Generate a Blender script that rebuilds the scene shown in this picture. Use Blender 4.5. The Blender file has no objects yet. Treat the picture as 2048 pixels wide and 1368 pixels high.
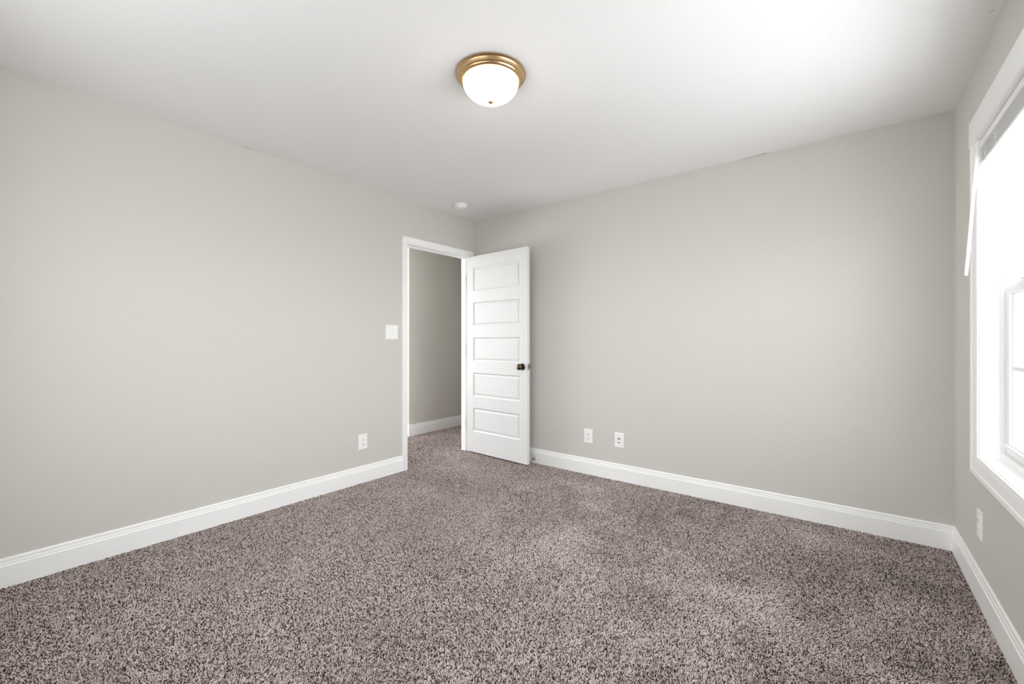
import bpy, bmesh, math, random
import numpy as np
from mathutils import Vector, Matrix

random.seed(7)
rng = np.random.default_rng(11)
S = bpy.context.scene
COL = S.collection

# ------------------------------------------------------------------ camera
cd = bpy.data.cameras.new('camera')
cam = bpy.data.objects.new('camera', cd)
COL.objects.link(cam)
CAM = Vector((3.144, -3.39, 1.16))
cam.location = CAM
cam.rotation_euler = (math.radians(90), 0, math.radians(37.81))
cd.sensor_width = 36.0
cd.lens = 862.6 / 2048 * 36.0
cd.shift_y = -2.0 / 2048
cd.clip_start = 0.02
S.camera = cam

# ------------------------------------------------------------------ world, exposure
S.view_settings.view_transform = 'Standard'
S.view_settings.look = 'None'
S.view_settings.gamma = 1.0
S.view_settings.use_curve_mapping = False
S.view_settings.exposure = 2.40
S.cycles.max_bounces = 14
S.cycles.diffuse_bounces = 10
S.cycles.glossy_bounces = 4
S.cycles.transmission_bounces = 6
S.cycles.transparent_max_bounces = 12
S.cycles.sample_clamp_indirect = 6.0
S.cycles.caustics_reflective = False
S.cycles.caustics_refractive = False

SKY, BRIGHT, GROUND_REAR, GROUND_REST = 2.0, 3.9, 1.0, 2.5     # sky and invented ground brightness by direction, set to balance the room light
W = bpy.data.worlds.new('overcast_sky')
S.world = W
W.use_nodes = True
wt = W.node_tree
bg = wt.nodes['Background']
bg.inputs['Color'].default_value = (0.945, 0.965, 1.01, 1)
tc = wt.nodes.new('ShaderNodeTexCoord')
sep = wt.nodes.new('ShaderNodeSeparateXYZ')
wt.links.new(tc.outputs['Generated'], sep.inputs[0])


def wmap(src, a0, a1, b0, b1):
    m = wt.nodes.new('ShaderNodeMapRange')
    m.interpolation_type = 'SMOOTHSTEP'
    for key, val in (('From Min', a0), ('From Max', a1)):
        m.inputs[key].default_value = val
    for key, val in (('To Min', b0), ('To Max', b1)):
        if isinstance(val, float):
            m.inputs[key].default_value = val
        else:
            wt.links.new(val, m.inputs[key])
    wt.links.new(src, m.inputs['Value'])
    return m.outputs[0]


ground = wmap(sep.outputs['Y'], -0.9, -0.1, GROUND_REAR, GROUND_REST)
glow = wt.nodes.new('ShaderNodeMath')            # the bright part of the sky lies beyond the right wall
glow.operation = 'MULTIPLY_ADD'
glow.inputs[1].default_value = 1.2
wt.links.new(sep.outputs['Y'], glow.inputs[0])
wt.links.new(sep.outputs['X'], glow.inputs[2])
sky = wmap(glow.outputs[0], -0.15, 1.0, SKY, BRIGHT)
wt.links.new(wmap(sep.outputs['Z'], -0.10, 0.12, ground, sky), bg.inputs['Strength'])


def portal(name, loc, rot, sx, sy):
    ld = bpy.data.lights.new(name, 'AREA')
    ld.shape = 'RECTANGLE'
    ld.size, ld.size_y = sx, sy
    ld.cycles.is_portal = True
    o = bpy.data.objects.new(name, ld)
    o.location = loc
    o.rotation_euler = rot
    COL.objects.link(o)


# ------------------------------------------------------------------ dimensions (metres)
RX, RY, H = 3.618, -3.66, 2.44          # room: x 0..RX, y RY..0
TW = 0.115                              # partition thickness
XW = 0.16                               # outside wall thickness
FZ = -0.009                             # carpet backing level, pile tips reach z = 0
DY0, DY1, DZ = -0.902, -0.056, 2.057    # door opening in the left wall
WY0, WY1, WZ0, WZ1 = -2.28, -0.58, 0.643, 2.06   # window opening in the right wall
VX0, VX1 = 0.90, 2.70                   # unseen window opening added in the rear wall for daylight
RO = 0.013                              # rough opening around the window jambs
HX = -1.075                             # hall wall
HEND, HFAR, HLOW = 2.0, -3.2, -2.6

# ------------------------------------------------------------------ materials
def srgb(r, g, b):
    f = lambda c: (c / 255 / 12.92) if c / 255 <= 0.04045 else ((c / 255 + 0.055) / 1.055) ** 2.4
    return (f(r), f(g), f(b), 1.0)


def mat(name, col, rough=0.5, metal=0.0, bump=None, spec=0.5, coat=0.0):
    m = bpy.data.materials.new(name)
    m.use_nodes = True
    nt = m.node_tree
    p = nt.nodes['Principled BSDF']
    p.inputs['Base Color'].default_value = col
    p.inputs['Roughness'].default_value = rough
    p.inputs['Metallic'].default_value = metal
    p.inputs['Specular IOR Level'].default_value = spec
    if coat:
        p.inputs['Coat Weight'].default_value = coat
    if bump:
        sc, st, dist = bump
        g = nt.nodes.new('ShaderNodeNewGeometry')
        n = nt.nodes.new('ShaderNodeTexNoise')
        n.inputs['Scale'].default_value = sc
        n.inputs['Detail'].default_value = 3
        nt.links.new(g.outputs['Position'], n.inputs['Vector'])
        b = nt.nodes.new('ShaderNodeBump')
        b.inputs['Strength'].default_value = st
        b.inputs['Distance'].default_value = dist
        nt.links.new(n.outputs['Fac'], b.inputs['Height'])
        nt.links.new(b.outputs['Normal'], p.inputs['Normal'])
    return m


M_WALL = mat('greige_wall_paint', srgb(209, 206.5, 200.5), 0.75, bump=(160, 0.10, 0.002), spec=0.25)
M_HALL = mat('greige_hall_paint', srgb(209, 206, 199), 0.75, bump=(160, 0.10, 0.002), spec=0.25)
M_CEIL = mat('white_ceiling_paint', srgb(243, 242, 241), 0.9, bump=(110, 0.22, 0.003), spec=0.1)
M_TRIM = mat('white_semigloss_trim', srgb(249, 249, 248), 0.35, spec=0.4)
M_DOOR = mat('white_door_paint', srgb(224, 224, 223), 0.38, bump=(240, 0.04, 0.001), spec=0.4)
M_VINYL = mat('white_window_vinyl', srgb(243, 243, 243), 0.4, spec=0.4)
M_PLATE = mat('white_plastic', srgb(246, 246, 244), 0.35, spec=0.4)
M_SCREW = mat('screw_slot_shadow', srgb(205, 204, 202), 0.6)
M_SLOT = mat('dark_slot', srgb(70, 68, 66), 0.6)
M_NICKEL = mat('satin_nickel', srgb(176, 174, 170), 0.28, metal=1.0)
M_BRONZE = mat('dark_bronze', srgb(98, 84, 68), 0.16, metal=1.0)
M_BRASS = mat('brushed_antique_brass', srgb(208, 174, 132), 0.32, metal=1.0)
M_BLIND = mat('white_blind_vinyl', srgb(245, 245, 244), 0.45, spec=0.4)
M_CORD = mat('white_cord', srgb(238, 238, 236), 0.8)
M_RUBBER = mat('white_rubber', srgb(232, 232, 230), 0.6)
M_CRACK = mat('dark_joint_crack', srgb(150, 145, 139), 0.9)
M_BACKING = mat('carpet_backing', srgb(52, 43, 40), 1.0, spec=0.0)


def glass_mat():
    m = bpy.data.materials.new('window_glass')
    m.use_nodes = True
    nt = m.node_tree
    nt.nodes.clear()
    out = nt.nodes.new('ShaderNodeOutputMaterial')
    mix = nt.nodes.new('ShaderNodeMixShader')
    tr = nt.nodes.new('ShaderNodeBsdfTransparent')
    tr.inputs['Color'].default_value = (0.95, 0.96, 0.955, 1)
    gl = nt.nodes.new('ShaderNodeBsdfGlossy')
    gl.inputs['Roughness'].default_value = 0.02
    fr = nt.nodes.new('ShaderNodeFresnel')
    fr.inputs['IOR'].default_value = 1.45
    gm = nt.nodes.new('ShaderNodeNewGeometry')      # reflect only where light enters the pane
    sb = nt.nodes.new('ShaderNodeMath')
    sb.operation = 'SUBTRACT'
    sb.use_clamp = True
    nt.links.new(fr.outputs[0], sb.inputs[0])
    nt.links.new(gm.outputs['Backfacing'], sb.inputs[1])
    nt.links.new(sb.outputs[0], mix.inputs[0])
    nt.links.new(tr.outputs[0], mix.inputs[1])
    nt.links.new(gl.outputs[0], mix.inputs[2])
    nt.links.new(mix.outputs[0], out.inputs[0])
    return m


M_GLASS = glass_mat()


def screen_mat():
    m = bpy.data.materials.new('insect_screen')
    m.use_nodes = True
    nt = m.node_tree
    nt.nodes.clear()
    out = nt.nodes.new('ShaderNodeOutputMaterial')
    mix = nt.nodes.new('ShaderNodeMixShader')
    mix.inputs[0].default_value = 0.35
    tr = nt.nodes.new('ShaderNodeBsdfTransparent')
    df = nt.nodes.new('ShaderNodeBsdfDiffuse')
    df.inputs['Color'].default_value = srgb(120, 120, 120)
    nt.links.new(tr.outputs[0], mix.inputs[1])
    nt.links.new(df.outputs[0], mix.inputs[2])
    nt.links.new(mix.outputs[0], out.inputs[0])
    return m


M_SCREEN = screen_mat()


def shade_mat():
    """frosted glass lit from inside: hottest low in the bowl, warmer up by the rim"""
    m = bpy.data.materials.new('lit_frosted_glass')
    m.use_nodes = True
    nt = m.node_tree
    p = nt.nodes['Principled BSDF']
    p.inputs['Base Color'].default_value = srgb(240, 232, 215)
    p.inputs['Roughness'].default_value = 0.3
    tc = nt.nodes.new('ShaderNodeTexCoord')
    sp = nt.nodes.new('ShaderNodeSeparateXYZ')
    nt.links.new(tc.outputs['Object'], sp.inputs[0])
    mr = nt.nodes.new('ShaderNodeMapRange')
    mr.inputs['From Min'].default_value = -0.0355
    mr.inputs['From Max'].default_value = -0.120
    nt.links.new(sp.outputs['Z'], mr.inputs['Value'])
    pw = nt.nodes.new('ShaderNodeMath')
    pw.operation = 'POWER'
    pw.inputs[1].default_value = 3.2
    nt.links.new(mr.outputs[0], pw.inputs[0])
    cr = nt.nodes.new('ShaderNodeValToRGB')
    cr.color_ramp.elements[0].color = (1.0, 0.74, 0.42, 1)
    cr.color_ramp.elements[1].position = 0.35
    cr.color_ramp.elements[1].color = (1.0, 0.945, 0.86, 1)
    nt.links.new(mr.outputs[0], cr.inputs[0])
    nt.links.new(cr.outputs['Color'], p.inputs['Emission Color'])
    ms = nt.nodes.new('ShaderNodeMapRange')
    ms.inputs['To Min'].default_value = 0.15
    ms.inputs['To Max'].default_value = 17.0
    nt.links.new(pw.outputs[0], ms.inputs['Value'])
    nt.links.new(ms.outputs[0], p.inputs['Emission Strength'])
    return m


M_SHADE = shade_mat()


def carpet_mat():
    m = bpy.data.materials.new('taupe_frieze_carpet')
    m.use_nodes = True
    nt = m.node_tree
    p = nt.nodes['Principled BSDF']
    p.inputs['Roughness'].default_value = 0.95
    p.inputs['Specular IOR Level'].default_value = 0.05
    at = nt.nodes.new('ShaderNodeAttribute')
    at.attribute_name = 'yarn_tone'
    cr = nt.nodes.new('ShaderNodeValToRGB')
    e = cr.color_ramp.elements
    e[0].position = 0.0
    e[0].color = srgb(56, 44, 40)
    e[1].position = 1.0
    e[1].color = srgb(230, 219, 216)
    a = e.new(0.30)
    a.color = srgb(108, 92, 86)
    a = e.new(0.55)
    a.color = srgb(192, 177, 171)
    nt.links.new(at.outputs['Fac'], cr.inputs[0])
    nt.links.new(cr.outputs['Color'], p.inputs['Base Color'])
    return m


M_CARPET = carpet_mat()

# ------------------------------------------------------------------ mesh helpers
def add_box(bm, lo, hi, bevel=0.0, seg=2):
    vs = [bm.verts.new((x, y, z)) for x in (lo[0], hi[0]) for y in (lo[1], hi[1]) for z in (lo[2], hi[2])]
    fs = [(0, 1, 3, 2), (4, 6, 7, 5), (0, 4, 5, 1), (2, 3, 7, 6), (0, 2, 6, 4), (1, 5, 7, 3)]
    faces = [bm.faces.new([vs[i] for i in f]) for f in fs]
    if bevel:
        es = list({e for f in faces for e in f.edges})
        bmesh.ops.bevel(bm, geom=es, offset=bevel, segments=seg, affect='EDGES', profile=0.5)
    return vs


def add_lathe(bm, prof, seg=48, mtx=None, cap0=True, cap1=True):
    """prof: list of (radius, height), axis +z, optional matrix"""
    mtx = mtx or Matrix.Identity(4)
    rings = []
    for r, z in prof:
        if r < 1e-6:
            rings.append([bm.verts.new(mtx @ Vector((0, 0, z)))])
        else:
            rings.append([bm.verts.new(mtx @ Vector((r * math.cos(2 * math.pi * i / seg), r * math.sin(2 * math.pi * i / seg), z))) for i in range(seg)])
    for a, b in zip(rings, rings[1:]):
        for i in range(seg):
            j = (i + 1) % seg
            if len(a) == 1 and len(b) == 1:
                continue
            if len(a) == 1:
                bm.faces.new((a[0], b[i], b[j]))
            elif len(b) == 1:
                bm.faces.new((a[i], a[j], b[0]))
            else:
                bm.faces.new((a[i], a[j], b[j], b[i]))
    if cap0 and len(rings[0]) > 1:
        bm.faces.new(rings[0])
    if cap1 and len(rings[-1]) > 1:
        bm.faces.new(rings[-1])


def add_sweep(bm, prof, path, normal, closed=False):
    """sweep a closed profile of (a, b) along a planar polyline; a points to the path's left seen with the normal
    towards the eye, b points along the normal; corners are mitred"""
    N = Vector(normal).normalized()
    P = [Vector(p) for p in path]
    n = len(P)
    rings = []
    for i in range(n):
        d0 = (P[i] - P[i - 1]).normalized() if (i > 0 or closed) else None
        d1 = (P[(i + 1) % n] - P[i]).normalized() if (i < n - 1 or closed) else None
        s0 = N.cross(d0) if d0 else None
        s1 = N.cross(d1) if d1 else None
        if s0 is None:
            side = s1
        elif s1 is None:
            side = s0
        else:
            side = (s0 + s1)
            side = side / side.length
            side = side / max(0.2, side.dot(s0))
        rings.append([bm.verts.new(P[i] + side * a + N * b) for a, b in prof])
    k = len(prof)
    cnt = n if closed else n - 1
    for i in range(cnt):
        A, B = rings[i], rings[(i + 1) % n]
        for j in range(k):
            l = (j + 1) % k
            bm.faces.new((A[j], A[l], B[l], B[j]))
    if not closed:
        bm.faces.new(rings[0])
        bm.faces.new(rings[-1])


def add_tube(bm, pts, r, seg=10, r_end=None):
    pts = [Vector(p) for p in pts]
    rings = []
    up = Vector((0.3, 0.5, 0.81)).normalized()
    for i, p in enumerate(pts):
        d = (pts[min(i + 1, len(pts) - 1)] - pts[max(i - 1, 0)]).normalized()
        u = d.cross(up)
        if u.length < 1e-3:
            u = d.cross(Vector((1, 0, 0)))
        u.normalize()
        v = d.cross(u)
        rr = r if r_end is None else r + (r_end - r) * i / (len(pts) - 1)
        rings.append([bm.verts.new(p + (u * math.cos(2 * math.pi * k / seg) + v * math.sin(2 * math.pi * k / seg)) * rr) for k in range(seg)])
    for a, b in zip(rings, rings[1:]):
        for k in range(seg):
            bm.faces.new((a[k], a[(k + 1) % seg], b[(k + 1) % seg], b[k]))
    bm.faces.new(rings[0])
    bm.faces.new(rings[-1])


def obj(name, bm, m, parent=None, smooth=None):
    bmesh.ops.recalc_face_normals(bm, faces=bm.faces)
    if smooth is not None:
        lim = math.radians(smooth)
        for f in bm.faces:
            f.smooth = True
        for e in bm.edges:
            if len(e.link_faces) == 2:
                e.smooth = e.calc_face_angle(0) < lim
    me = bpy.data.meshes.new(name)
    bm.to_mesh(me)
    bm.free()
    me.materials.append(m)
    o = bpy.data.objects.new(name, me)
    COL.objects.link(o)
    if parent:
        o.parent = parent
    return o


def boxes(name, lst, m, parent=None, bevel=0.0):
    bm = bmesh.new()
    for lo, hi in lst:
        add_box(bm, lo, hi, bevel)
    return obj(name, bm, m, parent)


def tag(o, label=None, cat=None, group=None, kind=None):
    if label:
        o['label'] = label
    if cat:
        o['category'] = cat
    if group:
        o['group'] = group
    if kind:
        o['kind'] = kind
    return o


def thing(name, loc, mtx=None):
    o = bpy.data.objects.new(name, None)
    o.empty_display_size = 0.05
    COL.objects.link(o)
    if mtx is not None:
        o.matrix_world = Matrix.Translation(loc) @ mtx
    else:
        o.location = loc
    return o


# ------------------------------------------------------------------ room shell
tag(boxes('wall_left', [
    ((-TW, RY - XW, FZ), (0, DY0, H)),
    ((-TW, DY1, FZ), (0, HEND, H)),
    ((-TW, DY0, DZ), (0, DY1, H)),
], M_WALL), 'long pale greige wall with the doorway and light switch', 'wall', kind='structure')
tag(boxes('wall_back', [((0, 0, FZ), (RX + XW, TW, H))], M_WALL),
    'greige wall behind the open white door, with two wall plates', 'wall', kind='structure')
tag(boxes('wall_right', [
    ((RX, WY1 + RO, FZ), (RX + XW, 0, H)),
    ((RX, RY - XW, FZ), (RX + XW, WY0 - RO, H)),
    ((RX, WY0 - RO, FZ), (RX + XW, WY1 + RO, WZ0 - RO)),
    ((RX, WY0 - RO, WZ1 + RO), (RX + XW, WY1 + RO, H)),
], M_WALL), 'narrow greige strip of wall around the bright window', 'wall', kind='structure')
tag(boxes('wall_rear', [
    ((0, RY - XW, FZ), (VX0 - RO, RY, H)),
    ((VX1 + RO, RY - XW, FZ), (RX, RY, H)),
    ((VX0 - RO, RY - XW, FZ), (VX1 + RO, RY, WZ0 - RO)),
    ((VX0 - RO, RY - XW, WZ1 + RO), (VX1 + RO, RY, H)),
], M_WALL), 'greige wall opposite the open door', 'wall', kind='structure')
tag(boxes('ceiling', [((-TW, RY - XW, H), (RX + XW, TW, H + 0.12))], M_CEIL),
    'flat white textured ceiling over the room', 'ceiling', kind='structure')
tag(boxes('floor', [((-TW, RY - XW, FZ - 0.10), (RX + XW, TW, FZ))], M_BACKING),
    'floor under the taupe carpet', 'floor', kind='structure')
# hall beyond the doorway
tag(boxes('wall_hall', [
    ((HX - TW, 0.0, FZ), (HX, HEND, H)),
    ((HFAR, 0.0, FZ), (HX - TW, TW, H)),
], M_HALL), 'shaded greige hall wall seen through the open doorway', 'wall', kind='structure')
tag(boxes('wall_hall_end', [
    ((HX, HEND, FZ), (-TW, HEND + TW, H)),
    ((HFAR - XW, HLOW - TW, FZ), (HFAR, -2.5, H)),
    ((HFAR - XW, -0.6, FZ), (HFAR, TW, H)),
    ((HFAR - XW, -2.5, FZ), (HFAR, -0.6, 0.1)),  # gap above is an unseen opening added to light the hall
    ((HFAR - XW, -2.5, 2.35), (HFAR, -0.6, H)),
    ((HFAR, HLOW - TW, FZ), (-TW, HLOW, H)),
], M_HALL), 'greige walls closing off the hall outside the doorway', 'wall', kind='structure')
tag(boxes('ceiling_hall', [((HFAR - XW, HLOW - TW, H), (-TW, HEND + TW, H + 0.12))], M_CEIL),
    'white ceiling over the hall', 'ceiling', kind='structure')
tag(boxes('floor_hall', [((HFAR - XW, HLOW - TW, FZ - 0.10), (-TW, HEND + TW, FZ))], M_BACKING),
    'floor under the hall carpet', 'floor', kind='structure')

portal('window_portal', (RX + XW + 0.01, (WY0 + WY1) / 2, (WZ0 + WZ1) / 2), (math.radians(90), 0, math.radians(90)), WY1 - WY0, WZ1 - WZ0)
portal('added_window_portal', ((VX0 + VX1) / 2, RY - XW - 0.01, (WZ0 + WZ1) / 2), (math.radians(90), 0, 0), VX1 - VX0, WZ1 - WZ0)
portal('added_hall_portal', (HFAR - XW - 0.01, -1.55, 1.225), (math.radians(90), 0, math.radians(-90)), 1.9, 2.25)  # plain daylight opening added out of view in the hall

# ------------------------------------------------------------------ baseboards
BT, BH = 0.015, 0.135


def base_prof():
    return [(0, FZ), (BT, FZ), (BT, 0.098), (BT - 0.0012, 0.1005), (BT - 0.0042, 0.101), (BT - 0.0036, 0.1035),
            (BT - 0.0040, 0.110), (BT - 0.0052, 0.1155), (BT - 0.0078, 0.1165), (BT - 0.0066, 0.119), (BT - 0.0062, 0.1245), (BT - 0.0078, 0.1310), (BT - 0.011, 0.1345), (0, BH)]


CW = 0.057
bm = bmesh.new()
add_sweep(bm, base_prof(), [(0, DY0 + 0.013 - CW, 0), (0, RY, 0)], (0, 0, 1))
tag(obj('baseboard_left', bm, M_TRIM, smooth=25), 'white baseboard along the foot of the long left wall', 'baseboard', kind='structure')
bm = bmesh.new()
add_sweep(bm, base_prof(), [(RX, 0, 0), (0.02, 0, 0)], (0, 0, 1))
# mitre into the corner with the window wall
for v in bm.verts:
    if v.co.x > RX - 1e-4:
        v.co.x = RX + v.co.y
tag(obj('baseboard_back', bm, M_TRIM, smooth=25), 'white baseboard below the two wall plates and behind the door', 'baseboard', kind='structure')
bm = bmesh.new()
add_sweep(bm, base_prof(), [(RX, RY, 0), (RX, 0, 0)], (0, 0, 1))
for v in bm.verts:
    if v.co.y > -1e-4:
        v.co.y = v.co.x - RX
tag(obj('baseboard_right', bm, M_TRIM, smooth=25), 'white baseboard running below the window', 'baseboard', kind='structure')
bm = bmesh.new()
add_sweep(bm, base_prof(), [(HX, HEND, 0), (HX, 0, 0), (HFAR, 0, 0)], (0, 0, 1))
tag(obj('baseboard_hall', bm, M_TRIM, smooth=25), 'white baseboard on the hall wall beyond the doorway', 'baseboard', kind='structure')

# ------------------------------------------------------------------ door frame
CAS = [(-0.0, 0), (0.0, 0.0085), (0.0015, 0.0100), (0.0065, 0.0102), (0.0085, 0.0085), (0.0105, 0.0105), (0.016, 0.0128),
       (0.030, 0.0150), (0.044, 0.0160), (0.046, 0.0172), (0.0545, 0.0172), (0.057, 0.0150), (0.057, 0)]
fr = thing('trim_1', (0, DY0, 0))
tag(fr, 'white door casing and jamb around the open doorway', 'door frame', kind='structure')
off = Vector((0, -DY0, 0))
bm = bmesh.new()
add_sweep(bm, [(a, b) for a, b in CAS], [Vector((0, DY1 - 0.013, FZ)) + off, Vector((0, DY1 - 0.013, DZ - 0.013)) + off, Vector((0, DY0 + 0.013, DZ - 0.013)) + off, Vector((0, DY0 + 0.013, FZ)) + off], (-1, 0, 0))
for v in bm.verts:
    v.co.x = -v.co.x
obj('casing', bm, M_TRIM, fr, smooth=25)
bm = bmesh.new()
jt = 0.018
x0, x1 = -TW - 0.001, 0.001
add_box(bm, (x0, DY0 - DY0, FZ), (x1, DY0 - DY0 + jt, DZ))
add_box(bm, (x0, DY1 - DY0 - jt, FZ), (x1, DY1 - DY0, DZ))
add_box(bm, (x0, jt, DZ - jt), (x1, DY1 - DY0 - jt, DZ))
obj('jamb', bm, M_TRIM, fr)
bm = bmesh.new()
sx0, sx1 = -0.075, -0.042
add_box(bm, (sx0, jt, FZ), (sx1, jt + 0.011, DZ - jt), 0.002)
add_box(bm, (sx0, DY1 - DY0 - jt - 0.011, FZ), (sx1, DY1 - DY0 - jt, DZ - jt), 0.002)
add_box(bm, (sx0, jt + 0.011, DZ - jt - 0.011), (sx1, DY1 - DY0 - jt - 0.011, DZ - jt), 0.002)
obj('door_stop_strip', bm, M_TRIM, fr)
bm = bmesh.new()
add_box(bm, (-0.034, jt, 0.90), (-0.006, jt + 0.002, 0.96), 0.0008)
obj('strike_plate', bm, M_NICKEL, fr)['label'] = 'nickel strike plate'

# ------------------------------------------------------------------ door leaf, open at a right angle to its wall
DW, DT, DB, DTOP = 0.815, 0.035, 0.016, 2.034
dx0, dyf = 0.004, -0.110           # hinge edge x, face seen from the room
door = thing('door_1', (dx0, dyf, 0), Matrix.Rotation(math.radians(-3.5), 4, 'Z'))
tag(door, 'white five panel door standing open in front of the back wall', 'door', kind='structure')


def add_panel_face(bm, y, sgn):
    """door face at local y; sgn = direction of the recess; five horizontal moulded panels"""
    st = 0.090
    us = [0, st, DW - st, DW]
    pitch, ph, p0 = 0.3620, 0.243, 0.229
    zs = [DB]
    for k in range(5):
        zs += [p0 + pitch * k, p0 + pitch * k + ph]
    zs.append(DTOP)
    grid = [[bm.verts.new((u, y, z)) for z in zs] for u in us]
    for i in range(3):
        for j in range(len(zs) - 1):
            q = [grid[i][j], grid[i + 1][j], grid[i + 1][j + 1], grid[i][j + 1]]
            if i == 1 and j % 2 == 1:
                lx, hx, lz, hz = us[1], us[2], zs[j], zs[j + 1]
                prev = q
                for inset, dep in ((0.003, 0.0022), (0.009, 0.0075), (0.013, 0.0092), (0.017, 0.0092), (0.021, 0.0075), (0.031, 0.0035)):
                    cur = [bm.verts.new((x, y + sgn * dep, z)) for x, z in
                           ((lx + inset, lz + inset), (hx - inset, lz + inset), (hx - inset, hz - inset), (lx + inset, hz - inset))]
                    for a in range(4):
                        b = (a + 1) % 4
                        bm.faces.new((prev[a], prev[b], cur[b], cur[a]))
                    prev = cur
                bm.faces.new(prev)
            else:
                bm.faces.new(q)
    return grid, zs


bm = bmesh.new()
g0, zs = add_panel_face(bm, 0.0, 1)
g1, _ = add_panel_face(bm, DT, -1)
n = len(zs)
for j in range(n - 1):
    bm.faces.new((g0[0][j], g0[0][j + 1], g1[0][j + 1], g1[0][j]))
    bm.faces.new((g0[3][j], g0[3][j + 1], g1[3][j + 1], g1[3][j]))
for i in range(3):
    bm.faces.new((g0[i][0], g0[i + 1][0], g1[i + 1][0], g1[i][0]))
    bm.faces.new((g0[i][-1], g0[i + 1][-1], g1[i + 1][-1], g1[i][-1]))
obj('door_leaf', bm, M_DOOR, door, smooth=12)

KX, KZ = DW - 0.060, 0.920
for sgn, y0 in ((-1, 0.0), (1, DT)):
    mt = Matrix.Translation((KX, y0, KZ)) @ Matrix.Rotation(math.radians(90 * (1 if sgn < 0 else -1)), 4, 'X')
    if sgn < 0:
        prof = [(0.0315, 0), (0.0322, 0.003), (0.030, 0.007), (0.024, 0.0105), (0.013, 0.012), (0.0115, 0.018), (0.012, 0.026), (0.019, 0.031),
                (0.0265, 0.037), (0.0295, 0.045), (0.0285, 0.053), (0.024, 0.060), (0.016, 0.0645), (0.007, 0.066), (0, 0.0662)]
    else:   # the far side, squeezed towards the wall
        prof = [(0.0315, 0), (0.0322, 0.003), (0.030, 0.006), (0.024, 0.009), (0.013, 0.010), (0.0115, 0.015), (0.012, 0.021), (0.019, 0.026),
                (0.0265, 0.032), (0.0295, 0.040), (0.0285, 0.048), (0.024, 0.055), (0.016, 0.0595), (0.007, 0.061), (0, 0.0612)]
    bm = bmesh.new()
    add_lathe(bm, prof, 40, mt)
    obj('door_knob', bm, M_BRONZE, door, smooth=35)['label'] = 'round dark bronze door knob'
bm = bmesh.new()
add_box(bm, (DW - 0.0005, 0.005, KZ - 0.029), (DW + 0.0012, 0.030, KZ + 0.029), 0.0005)
lp = obj('latch_plate', bm, M_NICKEL, door)
lp['label'] = 'nickel latch plate on the door edge'
bm = bmesh.new()
add_lathe(bm, [(0.0075, 0), (0.0075, 0.007), (0.005, 0.011), (0, 0.0118)], 20, Matrix.Translation((DW + 0.001, 0.0175, KZ)) @ Matrix.Rotation(math.radians(90), 4, 'Y'))
obj('latch_bolt', bm, M_NICKEL, lp, smooth=35)
for z in (1.80, 1.06, 0.28):
    bm = bmesh.new()
    add_lathe(bm, [(0.0055, -0.045), (0.0055, 0.045)], 16, Matrix.Translation((-0.003, DT + 0.004, z)))
    add_box(bm, (-0.0022, 0.004, z - 0.0445), (-0.0004, DT + 0.002, z + 0.0445))
    obj('hinge', bm, M_NICKEL, door, smooth=35)['label'] = 'nickel butt hinge'

# ------------------------------------------------------------------ window builder (local: x along the wall, y outwards, z up)
WCW = 0.088
WCAS = [(0, 0), (0, 0.0100), (0.0020, 0.0118), (0.0100, 0.0120), (0.0125, 0.0095), (0.0150, 0.0115), (0.022, 0.0135), (0.052, 0.0158),
        (0.0620, 0.0165), (0.0640, 0.0195), (0.0700, 0.0205), (0.0830, 0.0205), (0.0880, 0.0170), (0.0880, 0)]


def make_window(name, w, h, loc, rotz, label, units=1):
    """opening w x h; local origin at its lower left corner on the room face of the wall"""
    root = thing(name, loc, Matrix.Rotation(rotz, 4, 'Z'))
    tag(root, label, 'window', kind='structure')
    # picture frame casing: down one side, along the bottom, up the other
    bm = bmesh.new()
    r = 0.005
    add_sweep(bm, WCAS, [(-r, 0, h), (-r, 0, -r), (w + r, 0, -r), (w + r, 0, h)], (0, 1, 0))
    for v in bm.verts:
        v.co.y = -v.co.y
    obj('casing', bm, M_TRIM, root, smooth=25)
    bm = bmesh.new()
    add_box(bm, (-r - WCW - 0.012, -0.0215, h - 0.001), (w + r + WCW + 0.012, 0, h + 0.116), 0.0022)
    obj('head_casing', bm, M_TRIM, root)
    # jamb extensions
    d = 0.060
    bm = bmesh.new()
    t = 0.012
    add_box(bm, (-t, -0.004, -t), (0, d, h + t))
    add_box(bm, (w, -0.004, -t), (w + t, d, h + t))
    add_box(bm, (0, -0.004, h), (w, d, h + t))
    add_box(bm, (0, -0.004, -t), (w, d, 0))
    obj('jamb', bm, M_TRIM, root)
    # one vinyl frame with its two sashes per unit, mullion between units
    mull = 0.09
    uw = (w - mull * (units - 1)) / units
    for u in range(1, units):
        bm = bmesh.new()
        xm = u * (uw + mull)
        add_box(bm, (xm - mull, -0.010, 0), (xm, 0.150, h), 0.002)
        obj('mullion', bm, M_TRIM, root)
    for u in range(units):
        window_unit(root, u * (uw + mull), uw, h, d)
    return root


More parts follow.
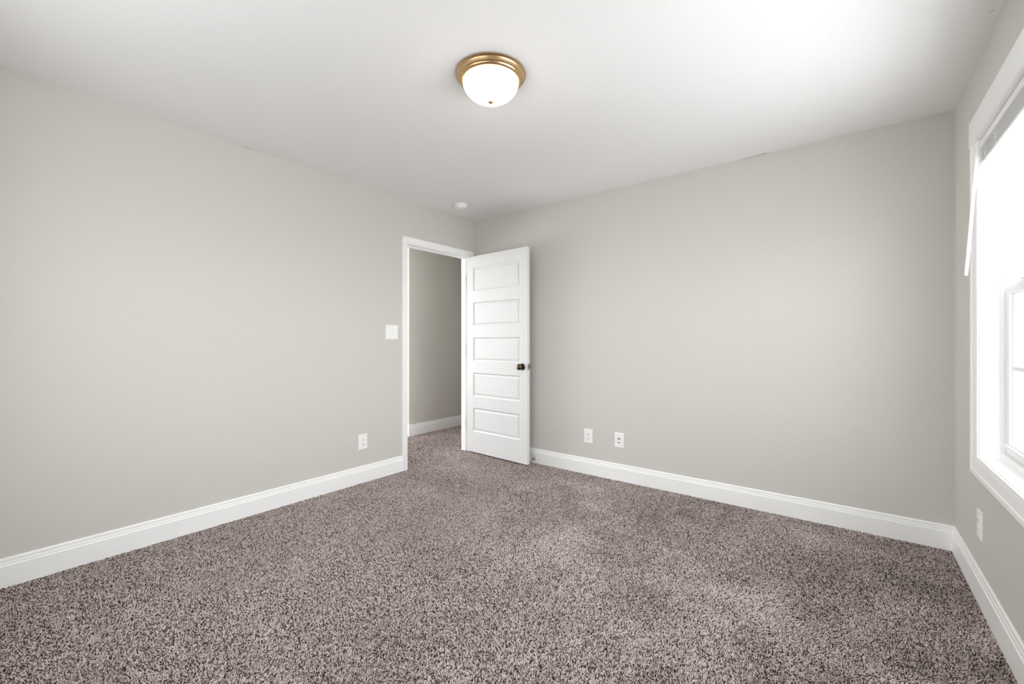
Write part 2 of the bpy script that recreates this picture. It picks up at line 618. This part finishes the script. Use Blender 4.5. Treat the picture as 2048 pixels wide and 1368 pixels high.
def window_unit(root, ox, w, h, d):
    made = []
    bm = bmesh.new()
    f = 0.014
    y0, y1 = d - 0.001, 0.150
    for lo, hi in (((0, y0, 0), (f, y1, h)), ((w - f, y0, 0), (w, y1, h)), ((f, y0, h - f), (w - f, y1, h)), ((f, y0, 0), (w - f, y1, 0.030)),
                   ((f, y0 + 0.014 + 0.036, 0.030), (f + 0.012, y0 + 0.014 + 0.042, h - f)),
                   ((w - f - 0.012, y0 + 0.014 + 0.036, 0.030), (w - f, y0 + 0.014 + 0.042, h - f)),
                   ((f, y1 - 0.02, 0.030), (f + 0.022, y1, h - f)), ((w - f - 0.022, y1 - 0.02, 0.030), (w - f, y1, h - f))):
        add_box(bm, lo, hi, 0.0015)
    made.append(obj('window_frame', bm, M_VINYL, root))

    def sash(nm, yb, z0, z1, low):
        st, th = 0.044, 0.032
        xa, xb = f + 0.004, w - f - 0.004
        zb = z0 + (0.050 if low else 0.036)
        zt = z1 - (0.036 if low else 0.044)
        bm = bmesh.new()
        for lo, hi in (((xa, yb, z0), (xa + st, yb + th, z1)), ((xb - st, yb, z0), (xb, yb + th, z1)),
                       ((xa + st - 0.002, yb, z0), (xb - st + 0.002, yb + th, zb)), ((xa + st - 0.002, yb, zt), (xb - st + 0.002, yb + th, z1))):
            add_box(bm, lo, hi, 0.003)
        # glazing bead
        bd = [(-0.002, -0.001), (-0.002, 0.006), (0.003, 0.006), (0.008, 0.001), (0.008, -0.001)]
        gy0 = yb + 0.014
        add_sweep(bm, bd, [(xa + st, gy0, zb), (xb - st, gy0, zb), (xb - st, gy0, zt), (xa + st, gy0, zt)], (0, -1, 0), closed=True)
        if low:   # lift rail along the bottom
            add_box(bm, (xa + 0.01, yb - 0.010, z0 + 0.030), (xb - 0.01, yb + 0.004, z0 + 0.040), 0.003)
        s = obj(nm, bm, M_VINYL, root)
        made.append(s)
        gy = yb + 0.016
        bm = bmesh.new()
        add_box(bm, (xa + st - 0.003, gy, zb - 0.003), (xb - st + 0.003, gy + 0.0012, zt + 0.003))
        obj('pane', bm, M_GLASS, s)
        bm = bmesh.new()
        zm = (zb + zt) / 2
        xm = (xa + xb) / 2
        mp = 0.009
        add_box(bm, (xa + st, gy - 0.006, zm - mp), (xb - st, gy - 0.0005, zm + mp), 0.003)
        add_box(bm, (xm - mp, gy - 0.0062, zb), (xm + mp, gy - 0.0006, zt), 0.003)
        obj('muntin', bm, M_VINYL, s)
        return s

    mid = 0.757
    lo_s = sash('lower_sash', d + 0.012, 0.032, mid, True)
    sash('upper_sash', d + 0.052, mid - 0.040, h - f - 0.002, False)
    for fx in (0.30, 0.70):
        bm = bmesh.new()
        xm = w * fx
        add_box(bm, (xm - 0.028, d + 0.014, mid - 0.001), (xm + 0.028, d + 0.036, mid + 0.007), 0.002)
        add_box(bm, (xm - 0.006, d + 0.006, mid + 0.006), (xm + 0.026, d + 0.030, mid + 0.014), 0.003)
        obj('sash_lock', bm, M_VINYL, lo_s)
    bm = bmesh.new()
    add_box(bm, (f + 0.02, 0.140, 0.030), (w - f - 0.02, 0.1405, mid - 0.02))
    made.append(obj('insect_screen', bm, M_SCREEN, root))
    for o in made:
        o.location.x = ox


# right wall: local x runs towards -y, local y towards +x
make_window('window_1', WY1 - WY0, WZ1 - WZ0, Vector((RX, WY1, WZ0)), math.radians(-90), 'bright white double hung window at the right edge, blind raised', units=2)
# unseen window added behind the camera as a light source: local x runs towards -x, local y towards -y
make_window('added_rear_window', VX1 - VX0, WZ1 - WZ0, Vector((VX1, RY, WZ0)), math.radians(180), 'white double hung window added in the unseen rear wall for daylight', units=2)

# ------------------------------------------------------------------ raised mini blind
bl = thing('window_blind', (RX - 0.003, WY1 - 0.004, WZ1))
tag(bl, 'white mini blind pulled up at the top of the window', 'blind')
bw = WY1 - WY0 - 0.008
bx = 0.0
bm = bmesh.new()
add_box(bm, (0.002, -bw, -0.034), (0.036, 0, -0.003), 0.002)
obj('headrail', bm, M_BLIND, bl)
bm = bmesh.new()
zt = -0.036
for i in range(26):
    z = zt - 0.0026 * i - 0.0004
    dx = 0.0010 * math.sin(i * 2.1)
    pr = [(0.003, 0), (0.0105, 0.0011), (0.018, 0.0015), (0.0255, 0.0011), (0.033, 0), (0.033, -0.0006), (0.018, 0.0008), (0.003, -0.0006)]
    ra = [bm.verts.new((a + dx, -0.003, z + b)) for a, b in pr]
    rb = [bm.verts.new((a + dx, -bw + 0.003, z + b)) for a, b in pr]
    k = len(pr)
    for j in range(k):
        bm.faces.new((ra[j], ra[(j + 1) % k], rb[(j + 1) % k], rb[j]))
    bm.faces.new(ra)
    bm.faces.new(rb)
obj('slat_stack', bm, M_BLIND, bl, smooth=25)
bm = bmesh.new()
add_box(bm, (0.001, -bw + 0.002, -0.117), (0.035, -0.002, -0.104), 0.003)
obj('bottom_rail', bm, M_BLIND, bl)
for yy, sd in ((-0.10, 1), (-0.27, 2), (-bw + 0.12, 3)):
    rr = random.Random(sd)
    bm = bmesh.new()
    pts = [(-0.0005, yy, -0.034)]
    for i in range(1, 12):
        pts.append((-0.001 - 0.008 * rr.random() * math.sin(i / 12 * math.pi), yy + 0.016 * math.sin(i * 1.1 + sd), -0.034 - 0.0062 * i + 0.008 * rr.random()))
    pts.append((0.0, yy, -0.106))
    add_tube(bm, pts, 0.0008, 6)
    obj('ladder_cord', bm, M_CORD, bl)
bm = bmesh.new()
add_tube(bm, [(0.003, -0.036, -0.022), (-0.010, -0.036, -0.026), (-0.012, -0.036, -0.036)], 0.0022, 8)
hk = obj('wand_hook', bm, M_CORD, bl, smooth=40)
bm = bmesh.new()
add_tube(bm, [(-0.012, -0.036, -0.030), (-0.049, -0.036, -0.607)], 0.0062, 6)
obj('tilt_wand', bm, M_BLIND, bl)

# ------------------------------------------------------------------ flush mount ceiling light
LX, LY = 1.791, -1.813
li = thing('ceiling_light', (LX, LY, H))
tag(li, 'round brass rimmed flush ceiling light with glowing frosted glass bowl', 'ceiling light')
bm = bmesh.new()
add_lathe(bm, [(0.160, 0.0), (0.1672, -0.0005), (0.1686, -0.0030), (0.1684, -0.0060), (0.1660, -0.0078), (0.1635, -0.0080), (0.1618, -0.0092), (0.1590, -0.0120), (0.1566, -0.0165),
               (0.1556, -0.0210), (0.1545, -0.0240), (0.1515, -0.0252), (0.1492, -0.0262), (0.1478, -0.0290), (0.1455, -0.0325), (0.1415, -0.0352), (0.1382, -0.0358), (0.1364, -0.0346), (0.1352, -0.0290), (0.13, -0.004)], 96)
obj('pan', bm, M_BRASS, li, smooth=40)
bm = bmesh.new()
pr = [(0.1345, -0.028), (0.1352, -0.0345)]
for i in range(1, 25):
    a = i / 24 * math.pi / 2
    pr.append((0.1352 * math.cos(a) ** 1.02 if i < 24 else 0.0, -0.0345 - 0.0930 * math.sin(a)))
add_lathe(bm, pr, 96, cap0=False)
obj('glass_shade', bm, M_SHADE, li, smooth=60)
bm = bmesh.new()
add_lathe(bm, [(0.0120, -0.1255), (0.0140, -0.1275), (0.0142, -0.1298), (0.0128, -0.1318), (0.0118, -0.1325), (0.0112, -0.1342), (0.0090, -0.1362), (0.0050, -0.1374), (0, -0.1378)], 32)
obj('finial', bm, M_BRASS, li, smooth=40)

# ------------------------------------------------------------------ smoke detector
sd = thing('smoke_detector', (0.285, -0.490, H))
tag(sd, 'small round white smoke detector on the ceiling near the corner', 'smoke detector')
bm = bmesh.new()
add_lathe(bm, [(0.058, 0), (0.0625, -0.001), (0.0630, -0.009), (0.0610, -0.011), (0.05, -0.011)], 48)
obj('mounting_base', bm, M_PLATE, sd, smooth=35)
bm = bmesh.new()
add_lathe(bm, [(0.054, -0.010), (0.056, -0.013), (0.0575, -0.026), (0.0555, -0.032), (0.050, -0.0350), (0.0480, -0.0335), (0.0445, -0.0335), (0.0430, -0.0375),
               (0.0360, -0.0390), (0.0345, -0.0372), (0.0310, -0.0372), (0.0295, -0.0405), (0.0200, -0.0415), (0.0185, -0.0400), (0.0165, -0.0400), (0.0150, -0.0420), (0, -0.0425)], 48)
cv = obj('cover', bm, M_PLATE, sd, smooth=30)
bm = bmesh.new()
add_lathe(bm, [(0.0085, -0.041), (0.0085, -0.0440), (0.0070, -0.0450), (0, -0.0452)], 24, Matrix.Translation((0.026, 0.004, 0.0018)))
obj('test_button', bm, M_PLATE, cv, smooth=35)

# ------------------------------------------------------------------ wall plates (local: x to the right, y into the wall, z up)
def plate_root(name, loc, rotz):
    return thing(name, loc, Matrix.Rotation(rotz, 4, 'Z'))


def plate_mesh(root, w, h, holes=()):
    bm = bmesh.new()
    t = 0.0055
    pts = [(-w / 2, -h / 2), (w / 2, -h / 2), (w / 2, h / 2), (-w / 2, h / 2)]
    prev = [bm.verts.new((x, 0, z)) for x, z in pts]
    first = prev
    for ins, y in ((0.0, -0.0025), (0.0012, -0.0042), (0.0040, -t)):
        cur = [bm.verts.new((x - math.copysign(ins, x), y, z - math.copysign(ins, z))) for x, z in pts]
        for a in range(4):
            b = (a + 1) % 4
            bm.faces.new((prev[a], prev[b], cur[b], cur[a]))
        prev = cur
    bm.faces.new(prev)
    bm.faces.new(first)
    return obj('wall_plate', bm, M_PLATE, root)


def screw(root, x, z, y=-0.0052):
    bm = bmesh.new()
    add_lathe(bm, [(0.0033, 0), (0.0031, 0.0009), (0.002, 0.0014), (0, 0.0015)], 14, Matrix.Translation((x, y, z)) @ Matrix.Rotation(math.radians(90), 4, 'X'))
    s = obj('screw', bm, M_PLATE, root, smooth=40)
    bm = bmesh.new()
    add_box(bm, (x - 0.0026, y - 0.0017, z - 0.0004), (x + 0.0026, y - 0.0013, z + 0.0004))
    obj('screw_slot', bm, M_SCREW, s)
    return s


def make_outlet(loc, rotz, label):
    r = plate_root('wall_outlet', loc, rotz)
    tag(r, label, 'outlet', 'white duplex outlets low on the walls')
    plate_mesh(r, 0.081, 0.124)
    for s in (1, -1):
        zc = 0.0195 * s
        bm = bmesh.new()
        # rounded receptacle face with flattened top and bottom
        pts = []
        for i in range(32):
            a = 2 * math.pi * i / 32
            pts.append((0.0172 * math.cos(a), max(-0.0136, min(0.0136, 0.0172 * math.sin(a)))))
        ring0 = [bm.verts.new((x, -0.005, zc + z)) for x, z in pts]
        ring1 = [bm.verts.new((x, -0.0074, zc + z)) for x, z in pts]
        ring2 = [bm.verts.new((x * 0.95, -0.0080, zc + z * 0.95)) for x, z in pts]
        for A, B in ((ring0, ring1), (ring1, ring2)):
            for i in range(32):
                j = (i + 1) % 32
                bm.faces.new((A[i], A[j], B[j], B[i]))
        bm.faces.new(ring2)
        rc = obj('receptacle', bm, M_PLATE, r)
        bm = bmesh.new()
        add_box(bm, (-0.0078, -0.0083, zc - 0.0020), (-0.0052, -0.0075, zc + 0.0072))
        add_box(bm, (0.0052, -0.0083, zc - 0.0012), (0.0078, -0.0075, zc + 0.0064))
        add_lathe(bm, [(0.0027, 0), (0.0027, 0.0008)], 14, Matrix.Translation((0, -0.0075, zc - 0.0078)) @ Matrix.Rotation(math.radians(90), 4, 'X'))
        obj('slots', bm, M_SLOT, rc)['label'] = 'dark plug slots'
    screw(r, 0, 0)
    return r


make_outlet((0, -1.340, 0.331), math.radians(90), 'white duplex outlet on the long wall left of the doorway')
make_outlet((1.360, 0, 0.329), 0, 'white duplex outlet on the back wall, nearer the open door')
make_outlet((RX, -0.574, 0.337), math.radians(-90), 'white duplex outlet seen edge-on below the window')

jk = plate_root('jack_plate', (1.646, 0, 0.332), 0)
tag(jk, 'white wall plate with coaxial connector and phone jack on the back wall', 'wall plate')
plate_mesh(jk, 0.081, 0.124)
for z in (0.042, -0.042):
    screw(jk, 0, z)
bm = bmesh.new()
mt = Matrix.Translation((0, -0.005, 0.0145)) @ Matrix.Rotation(math.radians(90), 4, 'X')
add_lathe(bm, [(0.0075, 0), (0.0075, 0.003), (0.0048, 0.0032), (0.0048, 0.010), (0.0030, 0.010), (0.0030, 0.006), (0, 0.006)], 18, mt)
obj('coaxial_connector', bm, M_NICKEL, jk, smooth=35)['label'] = 'threaded metal coaxial connector'
bm = bmesh.new()
add_box(bm, (-0.0085, -0.0072, -0.0245), (0.0085, -0.005, -0.0065), 0.0006)
pj = obj('phone_jack', bm, M_PLATE, jk)
bm = bmesh.new()
add_box(bm, (-0.0058, -0.0076, -0.0205), (0.0058, -0.0070, -0.0125))
add_box(bm, (-0.003, -0.0076, -0.0228), (0.003, -0.0070, -0.0204))
obj('jack_opening', bm, M_SLOT, pj)['label'] = 'dark jack opening'

sw = plate_root('light_switch', (0, -1.054, 1.237), math.radians(90))
tag(sw, 'white double toggle light switch beside the doorway', 'light switch')
plate_mesh(sw, 0.126, 0.124)
for x in (-0.023, 0.023):
    bm = bmesh.new()
    add_box(bm, (x - 0.0052, -0.0062, -0.0122), (x + 0.0052, -0.005, 0.0122), 0.0006)
    sl = obj('toggle_slot', bm, M_PLATE, sw)
    bm = bmesh.new()
    add_box(bm, (x - 0.0036, -0.0150, -0.0045), (x + 0.0036, -0.0055, 0.0045), 0.0015)
    for v in bm.verts:
        v.co.z += (-0.0055 - v.co.y) * (0.75)
    obj('toggle', bm, M_PLATE, sl)
    for z in (0.030, -0.030):
        screw(sw, x, z)

# ------------------------------------------------------------------ spring door stops on the baseboards
def make_stop(loc, rotz, length, label):
    r = thing('spring_doorstop', loc, Matrix.Rotation(rotz, 4, 'Z'))
    tag(r, label, 'door stop', 'spring door stops on the baseboards')
    ax = Matrix.Rotation(math.radians(90), 4, 'X')          # +z of the profile -> -y (away from the wall)
    bm = bmesh.new()
    add_lathe(bm, [(0.0115, 0), (0.0115, 0.002), (0.0085, 0.006), (0.006, 0.012), (0.0045, 0.014), (0, 0.014)], 24, ax)
    obj('base_cone', bm, M_NICKEL, r, smooth=35)
    bm = bmesh.new()
    turns = 12
    pts = []
    for i in range(turns * 10 + 1):
        a = i / 10 * 2 * math.pi
        pts.append((0.0042 * math.cos(a), -(0.010 + (length - 0.018) * i / (turns * 10)), 0.0042 * math.sin(a)))
    add_tube(bm, pts, 0.0011, 6)
    obj('spring', bm, M_NICKEL, r, smooth=60)
    bm = bmesh.new()
    add_lathe(bm, [(0.0055, length - 0.012), (0.0068, length - 0.010), (0.0068, length - 0.002), (0.005, length), (0, length)], 20, ax)
    obj('rubber_tip', bm, M_RUBBER, r, smooth=35)['label'] = 'white rubber tip'
    return r


make_stop((0.797, -BT, 0.045), 0, 0.074, 'small metal spring door stop on the baseboard behind the open door')
make_stop((-1.097, -BT, 0.045), 0, 0.075, 'small metal spring door stop on the hall baseboard by the doorway')

# ------------------------------------------------------------------ cracked paint where walls meet the ceiling
def crack(name, p0, p1, across, wid, label):
    """thin wedge shaped gap in the paint, a hair below the ceiling plane"""
    p0, p1, ac = Vector(p0), Vector(p1), Vector(across)
    up = Vector((0, 0, 0.002))
    bm = bmesh.new()
    N = 14
    rows = []
    for i in range(N + 1):
        t = i / N
        w = wid * (0.10 + 0.90 * t) * (1.0 if t < 0.93 else 0.45)
        c = p0.lerp(p1, t)
        rows.append([bm.verts.new(q) for q in (c, c + ac * w, c + ac * w + up, c + up)])
    for A, B in zip(rows, rows[1:]):
        for k in range(4):
            bm.faces.new((A[k], A[(k + 1) % 4], B[(k + 1) % 4], B[k]))
    bm.faces.new(rows[0])
    bm.faces.new(rows[-1])
    tag(obj(name, bm, M_CRACK), label, 'crack', kind='structure')


CZ = H - 0.0006
crack('ceiling_crack', (2.55, -0.003, CZ), (2.715, -0.0045, CZ), (0, -1, 0), 0.0085, 'thin dark crack where the ceiling meets the back wall')
crack('ceiling_crack', (0.003, -2.165, CZ), (0.0045, -2.225, CZ), (1, 0, 0), 0.006, 'short dark crack where the ceiling meets the long left wall')
crack('ceiling_scuff', (3.580, -0.926, CZ), (3.5935, -0.930, CZ), (0.25, 0.97, 0), 0.0035, 'small grey scuff on the ceiling above the window')

# ------------------------------------------------------------------ carpet pile
def lattice(x, y, cell, seed):
    """smooth value noise, -1..1"""
    g = np.random.default_rng(seed).uniform(-1, 1, (64, 64))
    u, v = x / cell + 20, y / cell + 50
    i, j = np.floor(u).astype(int), np.floor(v).astype(int)
    fu, fv = u - i, v - j
    fu, fv = fu * fu * (3 - 2 * fu), fv * fv * (3 - 2 * fv)
    i, j, i1, j1 = i % 64, j % 64, (i + 1) % 64, (j + 1) % 64
    return (g[i, j] * (1 - fu) + g[i1, j] * fu) * (1 - fv) + (g[i, j1] * (1 - fu) + g[i1, j1] * fu) * fv


def carpet(name, rects, label):
    """each yarn tuft is a short bent strand; rects = (x0, x1, y0, y1, spacing)"""
    P, T, R = [], [], []
    for x0, x1, y0, y1, sp in rects:
        nx, ny = int((x1 - x0) / sp), int((y1 - y0) / sp)
        gx, gy = np.meshgrid(np.arange(nx) + 0.5, np.arange(ny) + 0.5, indexing='ij')
        n = gx.size
        x = x0 + (gx.ravel() + rng.uniform(-0.5, 0.5, n)) * sp
        y = y0 + (gy.ravel() + rng.uniform(-0.5, 0.5, n)) * sp
        # brushed and trodden patches: the pile leans and stands differently from spot to spot
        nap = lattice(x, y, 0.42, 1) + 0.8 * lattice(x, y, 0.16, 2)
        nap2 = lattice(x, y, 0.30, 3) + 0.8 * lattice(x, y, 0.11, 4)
        az = rng.uniform(0, 2 * np.pi, n)
        lean = rng.uniform(0.0, 0.0045, n)
        dx = np.cos(az) * lean + 0.0030 * nap
        dy = np.sin(az) * lean + 0.0030 * nap2
        hgt = rng.uniform(0.0055, 0.0105, n)
        az2 = rng.uniform(0, 2 * np.pi, n)
        curl = rng.uniform(0.0005, 0.0030, n)
        p = np.zeros((n, 3, 3), np.float32)
        p[:, 0] = np.stack([x, y, np.full(n, FZ - 0.001)], 1)
        p[:, 1] = np.stack([x + 0.45 * dx, y + 0.45 * dy, FZ + 0.62 * hgt], 1)
        p[:, 2] = np.stack([x + dx + np.cos(az2) * curl, y + dy + np.sin(az2) * curl, FZ + hgt], 1)
        P.append(p)
        # yarn tones: mostly light taupe with dark brown flecks, patches tinted to imitate brushed-pile shading
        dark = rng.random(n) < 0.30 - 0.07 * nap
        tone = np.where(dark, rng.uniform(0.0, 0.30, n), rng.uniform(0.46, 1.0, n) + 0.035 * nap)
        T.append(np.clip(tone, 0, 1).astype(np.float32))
        r = np.zeros((n, 3), np.float32)
        k = rng.uniform(0.85, 1.15, n)
        r[:, 0] = 0.0016 * k
        r[:, 1] = 0.0019 * k
        r[:, 2] = 0.0011 * k
        R.append(r * (sp / 0.0042))
    P, T, R = np.concatenate(P), np.concatenate(T), np.concatenate(R)
    n = len(P)
    c = bpy.data.hair_curves.new(name)
    c.add_curves([3] * n)
    c.attributes['position'].data.foreach_set('vector', P.ravel())
    ra = c.attributes.get('radius') or c.attributes.new('radius', 'FLOAT', 'POINT')
    ra.data.foreach_set('value', R.ravel())
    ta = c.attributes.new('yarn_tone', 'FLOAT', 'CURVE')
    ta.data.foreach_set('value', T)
    c.materials.append(M_CARPET)
    o = bpy.data.objects.new(name, c)
    COL.objects.link(o)
    tag(o, label, 'carpet', kind='stuff')
    return o


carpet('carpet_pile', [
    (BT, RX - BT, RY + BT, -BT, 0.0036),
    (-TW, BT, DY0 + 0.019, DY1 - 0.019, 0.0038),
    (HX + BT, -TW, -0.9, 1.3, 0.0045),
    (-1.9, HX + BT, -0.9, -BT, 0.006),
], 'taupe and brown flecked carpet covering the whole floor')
